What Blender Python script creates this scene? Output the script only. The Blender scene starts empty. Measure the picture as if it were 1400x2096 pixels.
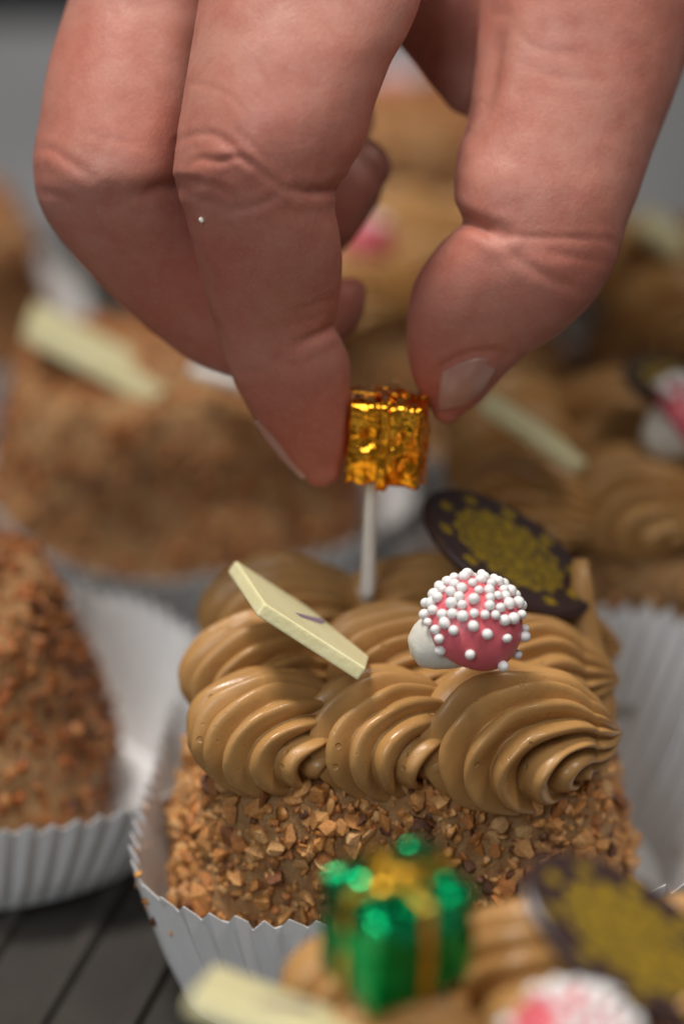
import bpy, bmesh, math, random
import numpy as np
from mathutils import Vector, Matrix, noise, Euler

# 1 Blender unit = 1 centimetre
SC = bpy.context.scene
SC.unit_settings.scale_length = 0.01
COL = SC.collection
rad = math.radians

# ------------------------------------------------------------------ camera
PITCH = rad(24.0)
CAM = np.array([0.0, -29.7, 19.47])
FWD = np.array([0.0, math.cos(PITCH), -math.sin(PITCH)])
UPV = np.array([0.0, math.sin(PITCH), math.cos(PITCH)])
RGT = np.array([1.0, 0.0, 0.0])
FPX = 5600.0
cd = bpy.data.cameras.new("camera"); cam = bpy.data.objects.new("camera", cd); COL.objects.link(cam)
cam.location = CAM; cam.rotation_euler = (math.pi / 2 - PITCH, 0, 0)
cd.sensor_fit = 'VERTICAL'; cd.sensor_height = 360.0; cd.sensor_width = 240.0
cd.lens = 360.0 * FPX / 2096.0
cd.clip_start = 0.5; cd.clip_end = 2000
cd.dof.use_dof = True; cd.dof.focus_distance = 31.9; cd.dof.aperture_fstop = 0.76
SC.camera = cam

# ------------------------------------------------------------------ light (indoor, soft ceiling light)
w = bpy.data.worlds.new("World"); SC.world = w; w.use_nodes = True
w.node_tree.nodes["Background"].inputs[0].default_value = (1.0, 0.95, 0.90, 1)
w.node_tree.nodes["Background"].inputs[1].default_value = 0.11
def area(name, loc, target, size, power, col):
    l = bpy.data.lights.new(name, 'AREA'); l.shape = 'RECTANGLE'; l.size, l.size_y = size
    l.energy = power; l.color = col
    o = bpy.data.objects.new(name, l); COL.objects.link(o); o.location = loc
    o.rotation_euler = (Vector(target) - Vector(loc)).to_track_quat('-Z', 'Y').to_euler()
    return o
area("ceiling_panel_light", (-38, 4, 150), (0, 0, 4), (32, 36), 215000, (1.0, 0.94, 0.88))
area("ceiling_panel_light", (62, -30, 150), (0, 0, 4), (14, 60), 75000, (1.0, 0.95, 0.90))
area("window_light", (-45, -110, 95), (0, 0, 3), (50, 70), 72000, (0.90, 0.95, 1.0))
SC.view_settings.view_transform = 'Standard'; SC.view_settings.look = 'None'
SC.view_settings.exposure = 0.0; SC.view_settings.gamma = 1.0
SC.view_settings.use_curve_mapping = False

# ------------------------------------------------------------------ helpers
def P(px, py, d):
    return CAM + d * (FWD + RGT * ((px - 700) / FPX) + UPV * ((1048 - py) / FPX))
def G(px, py, z=0.0):
    r = FWD + RGT * ((px - 700) / FPX) + UPV * ((1048 - py) / FPX)
    return CAM + r * ((z - CAM[2]) / r[2])
def proj(v):
    v = np.asarray(v) - CAM
    d = v @ FWD
    return 700 + FPX * (v @ RGT) / d, 1048 - FPX * (v @ UPV) / d, d

def link(name, me, mats=None, parent=None):
    o = bpy.data.objects.new(name, me); COL.objects.link(o)
    if mats is not None:
        for m in (mats if isinstance(mats, (list, tuple)) else [mats]): me.materials.append(m)
    if parent: o.parent = parent
    return o
def mesh(name, verts, faces, smooth=True):
    me = bpy.data.meshes.new(name)
    me.from_pydata([tuple(map(float, v)) for v in verts], [], faces); me.update()
    if smooth: me.polygons.foreach_set("use_smooth", [True] * len(me.polygons))
    return me
def from_bm(name, bm, smooth=True):
    me = bpy.data.meshes.new(name); bm.normal_update(); bm.to_mesh(me); bm.free()
    if smooth: me.polygons.foreach_set("use_smooth", [True] * len(me.polygons))
    return me
def tag(o, label=None, cat=None, group=None, kind=None):
    if label: o["label"] = label
    if cat: o["category"] = cat
    if group: o["group"] = group
    if kind: o["kind"] = kind
    return o
def empty(name, loc, label, cat, group=None):
    o = bpy.data.objects.new(name, None); COL.objects.link(o); o.location = Vector(loc); o.empty_display_size = .3
    return tag(o, label, cat, group)
def copy_tree(o, parent=None):
    c = o.copy(); COL.objects.link(c)
    if parent: c.parent = parent
    for ch in list(o.children): copy_tree(ch, c)
    return c

# ------------------------------------------------------------------ materials
class MT:
    def __init__(s, name):
        s.m = bpy.data.materials.new(name); s.m.use_nodes = True
        s.t = s.m.node_tree; s.b = s.t.nodes["Principled BSDF"]
    def n(s, typ, **kw):
        nd = s.t.nodes.new(typ)
        for k, v in kw.items():
            if k.startswith("i_"):
                key = k[2:]; nd.inputs[int(key) if key.isdigit() else key.replace("_", " ")].default_value = v
            else: setattr(nd, k, v)
        return nd
    def l(s, a, b): s.t.links.new(a, b)
    def set(s, **kw):
        for k, v in kw.items():
            v = (*v, 1) if isinstance(v, tuple) and len(v) == 3 and "color" in k.lower() else v
            s.b.inputs[k.replace("_", " ")].default_value = v
        return s
    def ramp(s, fac, stops, interp='LINEAR'):
        r = s.n("ShaderNodeValToRGB"); r.color_ramp.interpolation = interp
        e = r.color_ramp.elements
        while len(e) < len(stops): e.new(0.5)
        for i, (p, c) in enumerate(stops):
            e[i].position = p; e[i].color = (*c, 1)
        s.l(fac, r.inputs[0]); return r.outputs[0]
    def noise(s, scale, detail=4, rough=.55, coord="Object"):
        tc = s.n("ShaderNodeTexCoord"); nz = s.n("ShaderNodeTexNoise")
        nz.inputs["Scale"].default_value = scale; nz.inputs["Detail"].default_value = detail; nz.inputs["Roughness"].default_value = rough
        s.l(tc.outputs[coord], nz.inputs["Vector"]); return nz.outputs["Fac"]
    def bump(s, h, strength, dist, prev=None):
        b = s.n("ShaderNodeBump"); b.inputs["Strength"].default_value = strength; b.inputs["Distance"].default_value = dist
        s.l(h, b.inputs["Height"])
        if prev: s.l(prev, b.inputs["Normal"])
        return b.outputs[0]
    def mix(s, fac, a, b, typ='MIX'):
        m = s.n("ShaderNodeMix", data_type='RGBA', blend_type=typ)
        for sock, v in ((m.inputs[0], fac), (m.inputs[6], a), (m.inputs[7], b)):
            if isinstance(v, (int, float)): sock.default_value = v
            elif isinstance(v, tuple): sock.default_value = (*v, 1)
            else: s.l(v, sock)
        return m.outputs[2]
    def math(s, op, a, b=None, c=None):
        m = s.n("ShaderNodeMath", operation=op)
        for i, v in enumerate((a, b, c)):
            if v is None: continue
            if isinstance(v, (int, float)): m.inputs[i].default_value = v
            else: s.l(v, m.inputs[i])
        return m.outputs[0]

def sss(M, weight, radius, scale):
    M.b.inputs["Subsurface Weight"].default_value = weight
    M.b.inputs["Subsurface Radius"].default_value = radius
    M.b.inputs["Subsurface Scale"].default_value = scale

# skin
M = MT("skin"); SKIN = M.m
big = M.noise(0.55, 3); mid = M.noise(3.0, 4); att = M.n("ShaderNodeAttribute", attribute_name="redness")
c = M.ramp(big, [(.35, (.45, .210, .158)), (.65, (.455, .165, .118))])
c = M.mix(M.math('MULTIPLY', M.ramp(mid, [(.42, (0, 0, 0)), (.70, (1, 1, 1))]), .55), c, (.36, .105, .072))
c = M.mix(M.math('MULTIPLY', att.outputs["Fac"], .85), c, (.35, .080, .048))
M.l(c, M.b.inputs["Base Color"])
fine = M.noise(22, 3, .6)
c = M.mix(M.math('MULTIPLY', M.ramp(fine, [(.5, (0, 0, 0)), (.7, (1, 1, 1))]), .25), c, (.50, .27, .21))
M.l(c, M.b.inputs["Base Color"])
M.l(M.ramp(mid, [(.3, (.42, .42, .42)), (.7, (.58, .58, .58))]), M.b.inputs["Roughness"])
M.set(Specular_IOR_Level=.40)
sss(M, .25, (1.0, .35, .18), .12)
vor = M.n("ShaderNodeTexVoronoi"); vor.inputs["Scale"].default_value = 26
tc = M.n("ShaderNodeTexCoord"); mp = M.n("ShaderNodeMapping"); mp.inputs["Scale"].default_value = (1.0, .55, .62)
mp.inputs["Rotation"].default_value = (.3, .5, .2)
M.l(tc.outputs["Object"], mp.inputs["Vector"]); M.l(mp.outputs[0], vor.inputs["Vector"])
b = M.bump(vor.outputs["Distance"], .20, .010)
vor2 = M.n("ShaderNodeTexVoronoi", feature='DISTANCE_TO_EDGE'); vor2.inputs["Scale"].default_value = 9.5
mp2 = M.n("ShaderNodeMapping"); mp2.inputs["Scale"].default_value = (.55, 1.0, 1.5); mp2.inputs["Rotation"].default_value = (.2, .35, .1)
dn = M.n("ShaderNodeTexNoise"); dn.inputs["Scale"].default_value = 3; M.l(tc.outputs["Object"], dn.inputs["Vector"])
M.l(M.mix(.12, tc.outputs["Object"], dn.outputs["Color"]), mp2.inputs["Vector"]); M.l(mp2.outputs[0], vor2.inputs["Vector"])
b = M.bump(M.ramp(vor2.outputs["Distance"], [(0, (0, 0, 0)), (.10, (1, 1, 1))]), .08, .010, b)
b = M.bump(M.noise(9, 5, .6), .12, .03, b)
M.l(b, M.b.inputs["Normal"])
# nail
M = MT("nail_plate"); NAIL = M.m
M.l(M.ramp(M.noise(1.5), [(.3, (.40, .205, .160)), (.7, (.43, .225, .175))]), M.b.inputs["Base Color"])
M.set(Roughness=.22); sss(M, .2, (1, .4, .2), .08)

# coffee butter cream
M = MT("coffee_cream"); CREAM = M.m
c = M.ramp(M.noise(1.2, 3), [(.3, (.43, .228, .076)), (.7, (.49, .272, .096))])
M.l(c, M.b.inputs["Base Color"])
M.l(M.ramp(M.noise(2.2, 4), [(.35, (.22, .22, .22)), (.65, (.40, .40, .40))]), M.b.inputs["Roughness"]); M.set(Specular_IOR_Level=.42); sss(M, .25, (1.0, .55, .25), .06)
v = M.n("ShaderNodeTexVoronoi"); v.inputs["Scale"].default_value = 3.2; v.inputs["Randomness"].default_value = 1
tc = M.n("ShaderNodeTexCoord"); M.l(tc.outputs["Object"], v.inputs["Vector"])
pit = M.ramp(v.outputs["Distance"], [(.0, (0, 0, 0)), (.085, (.05, .05, .05)), (.13, (1, 1, 1))])
b = M.bump(pit, .6, .04)
v3 = M.n("ShaderNodeTexVoronoi"); v3.inputs["Scale"].default_value = 7; M.l(tc.outputs["Object"], v3.inputs["Vector"])
b = M.bump(M.ramp(v3.outputs["Distance"], [(.0, (0, 0, 0)), (.08, (.05, .05, .05)), (.13, (1, 1, 1))]), .35, .02, b)
b = M.bump(M.noise(6, 4, .5), .30, .03, b)
b = M.bump(M.noise(40, 3, .6), .10, .006, b)
M.l(b, M.b.inputs["Normal"])
# cake body below the nuts
M = MT("nut_paste"); PASTE = M.m
n1 = M.noise(5, 6, .7)
c = M.ramp(n1, [(.32, (.30, .13, .045)), (.48, (.44, .235, .09)), (.65, (.50, .29, .125))])
M.l(c, M.b.inputs["Base Color"]); M.set(Roughness=.5)
M.l(M.bump(M.noise(9, 6, .7), .8, .12), M.b.inputs["Normal"])
# nuts: colour differs from piece to piece
M = MT("chopped_nut"); NUT = M.m
geo = M.n("ShaderNodeNewGeometry"); oi = M.n("ShaderNodeObjectInfo")
rnd = M.math('FRACT', M.math('ADD', geo.outputs["Random Per Island"], M.math('MULTIPLY', oi.outputs["Random"], 7.31)))
c = M.ramp(rnd, [(0, (.10, .032, .014)), (.06, (.18, .06, .02)), (.15, (.50, .185, .042)), (.36, (.58, .255, .068)), (.62, (.62, .305, .095)), (.85, (.68, .40, .165)), (1.0, (.58, .19, .036))])
n2 = M.noise(7, 4, .6)
c = M.mix(M.ramp(n2, [(.5, (0, 0, 0)), (.72, (1, 1, 1))]), c, (.22, .09, .03))
M.l(c, M.b.inputs["Base Color"]); M.set(Roughness=.38, Specular_IOR_Level=.5); sss(M, .15, (1, .6, .3), .05)
M.l(M.bump(M.noise(14, 5, .65), .5, .04), M.b.inputs["Normal"])
def nut_dark():  # darker, redder nut coating that also has missing shade put into its colour
    m = NUT.copy(); m.name = "shade_darkened_nut"
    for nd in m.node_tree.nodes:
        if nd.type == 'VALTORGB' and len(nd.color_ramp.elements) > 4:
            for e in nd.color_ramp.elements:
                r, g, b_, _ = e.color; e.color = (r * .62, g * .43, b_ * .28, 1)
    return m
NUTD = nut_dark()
# paper
M = MT("white_greaseproof_paper"); PAPER = M.m
n = M.noise(1.3, 5, .6)
c = M.ramp(n, [(.30, (.70, .67, .60)), (.38, (.85, .85, .84)), (.6, (.89, .89, .89))])
M.l(c, M.b.inputs["Base Color"]); M.set(Roughness=.55, Specular_IOR_Level=.25)
M.l(M.bump(M.noise(25, 4, .6), .12, .02), M.b.inputs["Normal"])
trn = M.n("ShaderNodeBsdfTranslucent"); trn.inputs[0].default_value = (.7, .7, .68, 1)
mx = M.n("ShaderNodeMixShader"); mx.inputs[0].default_value = .22
out = M.t.nodes["Material Output"]
M.l(M.b.outputs[0], mx.inputs[1]); M.l(trn.outputs[0], mx.inputs[2]); M.l(mx.outputs[0], out.inputs[0])
# white chocolate
M = MT("white_chocolate"); WCHOC = M.m
M.l(M.ramp(M.noise(1.5, 4), [(.3, (.72, .66, .36)), (.7, (.78, .73, .45))]), M.b.inputs["Base Color"])
M.set(Roughness=.35); sss(M, .35, (1, .85, .45), .12)
M.l(M.bump(M.noise(5, 6, .65), .35, .05), M.b.inputs["Normal"])
M = MT("purple_print"); PRINT = M.m; M.set(Base_Color=(.24, .17, .24), Roughness=.5)
# dark chocolate with gold print
M = MT("dark_chocolate"); DCHOC = M.m
M.l(M.ramp(M.noise(2, 3), [(.3, (.028, .013, .012)), (.7, (.040, .019, .016))]), M.b.inputs["Base Color"])
M.set(Roughness=.35)
M = MT("gold_print_on_dark_chocolate"); GPRINT = M.m
tc = M.n("ShaderNodeTexCoord"); sp = M.n("ShaderNodeSeparateXYZ"); M.l(tc.outputs["Generated"], sp.inputs[0])
X = M.math('MULTIPLY', M.math('SUBTRACT', sp.outputs[0], .5), 2); Y = M.math('MULTIPLY', M.math('SUBTRACT', sp.outputs[1], .5), 2)
R = M.math('SQRT', M.math('ADD', M.math('MULTIPLY', X, X), M.math('MULTIPLY', Y, Y))); TH = M.math('ARCTAN2', Y, X)
scal = M.math('ADD', .68, M.math('MULTIPLY', M.math('COSINE', M.math('MULTIPLY', TH, 16)), .03))
inner = M.math('LESS_THAN', R, scal)
vz = M.n("ShaderNodeTexVoronoi", feature='DISTANCE_TO_EDGE'); vz.inputs["Scale"].default_value = 13
M.l(tc.outputs["Generated"], vz.inputs["Vector"])
fil = M.math('GREATER_THAN', vz.outputs["Distance"], .034)
petal = M.math('GREATER_THAN', M.math('ABSOLUTE', M.math('SINE', M.math('ADD', M.math('MULTIPLY', TH, 5), M.math('MULTIPLY', R, 9)))), .07)
nzf = M.math('GREATER_THAN', M.noise(9, 4, .7), .41)
inner = M.math('MULTIPLY', M.math('MULTIPLY', inner, fil), M.math('MULTIPLY', petal, nzf))
dots = M.math('MULTIPLY', M.math('LESS_THAN', M.math('ABSOLUTE', M.math('SUBTRACT', R, .83)), .065), M.math('GREATER_THAN', M.math('COSINE', M.math('MULTIPLY', TH, 10)), .55))
gold = M.math('MAXIMUM', inner, dots)
M.l(M.mix(gold, (.034, .016, .014), M.ramp(M.noise(6, 4, .7), [(.3, (.24, .15, .010)), (.7, (.50, .33, .024))])), M.b.inputs["Base Color"])
M.l(M.math('MULTIPLY', gold, .45), M.b.inputs["Metallic"])
M.set(Roughness=.42)
# sugar mushroom
M = MT("pink_sugar"); PINK = M.m
M.l(M.ramp(M.noise(2, 4), [(.3, (.60, .10, .13)), (.7, (.68, .14, .165))]), M.b.inputs["Base Color"])
M.set(Roughness=.38); sss(M, .2, (1, .4, .35), .06)
M.l(M.bump(M.noise(9, 4, .6), .25, .03), M.b.inputs["Normal"])
M = MT("white_sugar"); WSUG = M.m
M.set(Base_Color=(.80, .79, .77), Roughness=.45); sss(M, .2, (1, .9, .85), .05)
M = MT("ivory_sugar"); IVORY = M.m
M.l(M.ramp(M.noise(4, 4), [(.3, (.70, .67, .58)), (.7, (.78, .75, .67))]), M.b.inputs["Base Color"]); M.set(Roughness=.5); sss(M, .2, (1, .9, .7), .06)
M.l(M.bump(M.noise(9, 5, .6), .3, .03), M.b.inputs["Normal"])
# foils
def foil(name, c1, c2, r=.16, bs=.55):
    M = MT(name)
    M.l(M.ramp(M.noise(2.5, 3), [(.35, c1), (.65, c2)]), M.b.inputs["Base Color"])
    M.set(Metallic=1.0, Roughness=r)
    v = M.n("ShaderNodeTexVoronoi"); v.inputs["Scale"].default_value = 3.4
    tc = M.n("ShaderNodeTexCoord"); M.l(tc.outputs["Object"], v.inputs["Vector"])
    b = M.bump(v.outputs["Distance"], bs, .06); b = M.bump(M.noise(4, 2, .5), bs, .12, b)
    M.l(b, M.b.inputs["Normal"]); return M.m
GOLDF = foil("gold_foil", (.95, .36, .02), (1.0, .46, .04), .11, .42)
GOLDR = foil("gold_ribbon", (.92, .55, .06), (.95, .62, .10), .2, .5)
DULLGOLD = foil("dull_gold_ribbon", (.62, .34, .03), (.70, .42, .05), .28, .5)
GREENF = foil("green_foil", (.0, .30, .09), (.008, .42, .15), .20, .75)
M = MT("stick_card"); STICK = M.m
M.l(M.ramp(M.noise(5, 3), [(.3, (.76, .74, .69)), (.7, (.82, .80, .75))]), M.b.inputs["Base Color"]); M.set(Roughness=.6)
# tray, table
M = MT("dark_ribbed_tray"); TRAY = M.m
M.l(M.ramp(M.noise(.7, 5, .6), [(.3, (.030, .026, .022)), (.7, (.045, .039, .033))]), M.b.inputs["Base Color"]); M.set(Roughness=.42)
M.l(M.bump(M.noise(18, 4, .6), .1, .03), M.b.inputs["Normal"])
M = MT("brushed_grey_table"); TABLE = M.m
M.l(M.ramp(M.noise(.08, 4), [(.3, (.17, .175, .18)), (.7, (.22, .225, .235))]), M.b.inputs["Base Color"]); M.set(Roughness=.5)
M = MT("black_plastic"); BLACK = M.m; M.set(Base_Color=(.014, .014, .016), Roughness=.5)

# ------------------------------------------------------------------ the setting
bm = bmesh.new()
bmesh.ops.create_grid(bm, x_segments=1, y_segments=1, size=300, matrix=Matrix.Translation((0, 100, -0.9)))
tag(link("table", from_bm("table", bm, False), TABLE), kind="structure")

# ribbed tray
def make_tray():
    ang = rad(-14)            # direction of the ribs
    x0, x1, y0, y1 = -24, 24, -22, 29
    pitch = 1.15; prof = [(-.50, 0), (-.15, 0), (-.09, .12), (.09, .12), (.15, 0)]
    xs = []
    k = -int(30 / pitch) - 8
    while k * pitch < 44:
        for a, z in prof: xs.append((k * pitch + a * pitch, z))
        k += 1
    verts, faces = [], []
    ca, sa = math.tan(-ang), 0
    for x, z in xs:
        verts.append((x + ca * y0, y0, z - .12)); verts.append((x + ca * y1, y1, z - .12))
    for i in range(len(xs) - 1): faces.append((2 * i, 2 * i + 2, 2 * i + 3, 2 * i + 1))
    bm = bmesh.new()
    vs = [bm.verts.new(v) for v in verts]
    for f in faces: bm.faces.new([vs[i] for i in f])
    for co, no in (((x0, 0, 0), (-1, 0, 0)), ((x1, 0, 0), (1, 0, 0))):
        bmesh.ops.bisect_plane(bm, geom=bm.verts[:] + bm.edges[:] + bm.faces[:], plane_co=co, plane_no=no, clear_outer=True)
    t = empty("ribbed_tray", (0, 3, -0.9), "dark ribbed baking tray under all the paper cases", "tray")
    o = link("ribbed_sheet", from_bm("ribbed_sheet", bm, False), TRAY, t); o.location = (0, -3, .9)
    bm = bmesh.new()
    zt, zb = -.02, -.88
    def bx(ax, ay, bx_, by):
        m = Matrix.Translation(((ax + bx_) / 2, (ay + by) / 2, (zt + zb) / 2)) @ Matrix.Diagonal((abs(bx_ - ax), abs(by - ay), zt - zb, 1))
        bmesh.ops.create_cube(bm, size=1, matrix=m)
    bx(x0 - .5, y0 - .5, x0 - .002, y1 + .5); bx(x1 + .002, y0 - .5, x1 + .5, y1 + .5)
    bx(x0, y0 - .5, x1, y0 - .002); bx(x0, y1 + .002, x1, y1 + .5)
    o = link("rim", from_bm("rim", bm, False), TRAY, t); o.location = (0, -3, .9)
make_tray()

def container():
    t = empty("black_container", (-17, 60, -.9), "black container out of focus on the grey table far behind", "container")
    bm = bmesh.new()
    m = Matrix.Translation((0, 0, 4)) @ Matrix.Diagonal((26, 14, 8, 1)); bmesh.ops.create_cube(bm, size=1, matrix=m)
    bmesh.ops.delete(bm, geom=[f for f in bm.faces if f.normal.z > .9], context='FACES')
    bmesh.ops.bevel(bm, geom=[e for e in bm.edges if abs((e.verts[0].co - e.verts[1].co).z) > 1], offset=2, segments=5, affect='EDGES')
    o = link("container_wall", from_bm("container_wall", bm), BLACK, t)
    s = o.modifiers.new("s", 'SOLIDIFY'); s.thickness = .4
    for y, z in ((-7.3, 7.8), (7.3, 7.8)):
        bm = bmesh.new()
        bmesh.ops.create_cube(bm, size=1, matrix=Matrix.Translation((0, y, z)) @ Matrix.Diagonal((25, .9, .5, 1)))
        link("rim", from_bm("rim", bm, False), BLACK, t)
container()

# ------------------------------------------------------------------ paper cases
def ring(a_l, a_r, b_f, b_b, n, N):
    th = np.linspace(0, 2 * np.pi, 2000, endpoint=False)
    c, s = np.cos(th), np.sin(th)
    a = np.where(c > 0, a_r, a_l); b = np.where(s > 0, b_b, b_f)
    r = (np.abs(c / a) ** n + np.abs(s / b) ** n) ** (-1 / n)
    pts = np.stack([r * c, r * s], 1)
    seg = np.linalg.norm(np.roll(pts, -1, 0) - pts, axis=1)
    cum = np.concatenate([[0], np.cumsum(seg)])
    t = np.linspace(0, cum[-1], N, endpoint=False)
    idx = np.searchsorted(cum, t, side='right') - 1
    fr = (t - cum[idx]) / seg[idx]
    return pts[idx] + (np.roll(pts, -1, 0)[idx] - pts[idx]) * fr[:, None]
def case_mesh(seed, floor, rim, hfun, pleats=72, n=3.0, wv=.10):
    rng = np.random.default_rng(seed)
    sub = 6; N = pleats * sub; rows = 12
    p0 = ring(*floor, n, N); p1 = ring(*rim, n, N)
    ph = (np.arange(N) % sub) / sub
    tri = 1 - np.abs(2 * ph - 1) * 2                       # -1..1
    tooth = (1 - np.abs(2 * ph - 1))
    jit = np.repeat(rng.normal(0, 1, pleats), sub)
    wav = sum(rng.normal(0, wv) * np.cos(k * np.linspace(0, 2 * np.pi, N) + rng.uniform(0, 6)) for k in (2, 3, 4, 5))
    verts = []
    for i in range(rows + 1):
        v = i / rows
        q = p0 + (p1 - p0) * v
        cen = q.mean(0); d = q - cen; d /= np.linalg.norm(d, axis=1)[:, None]
        amp = .055 * min(1, v * 3 + .1) * (1 + .25 * jit)
        q = q + d * (amp * tri + wav * v ** 1.5 + .10 * v * (1 - v))[:, None]
        h = np.array([hfun(x, y) for x, y in q])
        z = .02 + v * h + (v ** 12) * (.17 * (tooth - .5) + .02 * jit)
        verts.append(np.column_stack([q, z]))
    V = np.concatenate(verts)
    F = []
    for i in range(rows):
        for j in range(N):
            k = (j + 1) % N
            F.append((i * N + j, i * N + k, (i + 1) * N + k, (i + 1) * N + j))
    V = list(V); c0 = len(V); V.append((*p0.mean(0), .02))
    for j in range(N): F.append((c0, (j + 1) % N, j))
    return mesh("paper_case", V, F, False)
def case(me, loc, rz, label):
    o = link("paper_case", me, PAPER if not me.materials else None); o.location = loc; o.rotation_euler.z = rz
    s = o.modifiers.new("thickness", 'SOLIDIFY'); s.thickness = .018; s.offset = 0
    return tag(o, label, "paper case", "fluted white paper cases")

# ------------------------------------------------------------------ nuts
def nut_templates(rng, k):
    out = []
    for i in range(k):
        bm = bmesh.new()
        el = rng.choice([(1, .8, .6), (1.25, .6, .5), (.9, .9, .8), (1.1, .85, .35)])
        for _ in range(13):
            p = Vector((rng.gauss(0, 1), rng.gauss(0, 1), rng.gauss(0, 1))).normalized() * rng.uniform(.8, 1.05)
            bm.verts.new((p.x * el[0], p.y * el[1], p.z * el[2]))
        r = bmesh.ops.convex_hull(bm, input=bm.verts)
        bmesh.ops.delete(bm, geom=[g for g in r["geom_interior"] if isinstance(g, bmesh.types.BMVert)], context='VERTS')
        bmesh.ops.bevel(bm, geom=bm.edges[:], offset=.10, segments=1, affect='EDGES', clamp_overlap=True) if i % 2 == 0 else None
        bmesh.ops.triangulate(bm, faces=bm.faces[:])
        V = np.array([v.co[:] for v in bm.verts]); bm.verts.index_update()
        F = np.array([[v.index for v in f.verts] for f in bm.faces])
        bm.free(); out.append((V, F))
    return out
RNG = random.Random(5)
TPL = nut_templates(RNG, 12)
TPL_ME = []
for V, F in TPL:
    m_ = mesh("nut_piece", V, F.tolist(), False); m_.materials.append(NUT); TPL_ME.append(m_)

# nut coated cake: rounded box that narrows upward
def body_point(th, v, hx0, hy0, hx1, hy1, H, n=3.6):
    """v 0..1 runs up the side, 1..1.5 across the top."""
    if v <= 1:
        s = v; k = 1 - (max(0, s - .8) / .2) ** 2 * .10
        hx = hx0 + (hx1 - hx0) * s ** 1.2; hy = hy0 + (hy1 - hy0) * s ** 1.2
        bl = .42 * math.sin(math.pi * s) * (1 - s); hx += bl; hy += bl * .2
        z = H * (s if s < .8 else .8 + .2 * math.sin((s - .8) / .2 * math.pi / 2))
        kk = k
    else:
        hx, hy = hx1, hy1; t = (v - 1) / .5; kk = .90 * (1 - t); z = H + .25 * (1 - (1 - t) ** 2)
    c, s_ = math.cos(th), math.sin(th)
    r = (abs(c / hx) ** n + abs(s_ / hy) ** n) ** (-1 / n) * kk
    return Vector((r * c, r * s_, z + .06))
def body_mesh(seed, dims):
    N, rows = 120, 46
    V, F = [], []
    off = Vector((seed * 7.1, 0, 0))
    for i in range(rows):
        v = 1.5 * i / rows
        for j in range(N):
            p = body_point(2 * math.pi * j / N, v, *dims)
            d = Vector((p.x, p.y, 0)).normalized()
            V.append(p + d * (noise.noise(p * 1.1 + off) * .16 + noise.noise(p * 3.2 + off) * .06) + Vector((0, 0, 1)) * noise.noise(p * 1.5 + off) * .08 * min(1, v * 2))
    for i in range(rows - 1):
        for j in range(N):
            k = (j + 1) % N
            F.append((i * N + j, i * N + k, (i + 1) * N + k, (i + 1) * N + j))
    c = len(V); V.append(Vector((0, 0, dims[4] + .31))); o = (rows - 1) * N
    for j in range(N): F.append((o + j, o + (j + 1) % N, c))
    c = len(V); V.append(Vector((0, 0, .06)))
    for j in range(N): F.append(((j + 1) % N, j, c))
    return mesh("cake_body", V, F)
def scatter(seed, dims, me, count, smin, smax, vmax, top_share=0.15):
    """placements (location, rotation matrix, size, template) on the side of a cake"""
    rng = random.Random(seed); out = []
    polys = [p for p in me.polygons if p.center.z < dims[4] * vmax or (p.normal.z > .5 and vmax >= 1)]
    ar = [p.area for p in polys]
    for p in rng.choices(polys, ar, k=count):
        vs = [me.vertices[i].co for i in p.vertices]
        a, b = rng.random(), rng.random()
        q = vs[0].lerp(vs[1], a).lerp(vs[-1].lerp(vs[2 % len(vs)], a), b)
        s = smin + (smax - smin) * rng.random() ** 1.7
        R = Euler((rng.uniform(0, 6.28), rng.uniform(0, 6.28), rng.uniform(0, 6.28))).to_matrix()
        out.append((q + p.normal * s * rng.uniform(-.30, .42), R, s, rng.randrange(len(TPL))))
    return out
def join_nuts(name, pl):
    Vs, Fs, n = [], [], 0
    for q, R, s, t in pl:
        V, F = TPL[t]
        Vs.append((V * s) @ np.array(R).T + np.array(q)); Fs.append(F + n); n += len(V)
    V = np.concatenate(Vs); F = np.concatenate(Fs)
    me = bpy.data.meshes.new(name)
    me.vertices.add(len(V)); me.vertices.foreach_set("co", V.astype(np.float32).ravel())
    me.loops.add(F.size); me.loops.foreach_set("vertex_index", F.astype(np.int32).ravel())
    me.polygons.add(len(F)); me.polygons.foreach_set("loop_start", np.arange(0, F.size, 3, dtype=np.int32))
    me.update(calc_edges=True); me.validate()
    me.materials.append(NUT)
    return me

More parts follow.
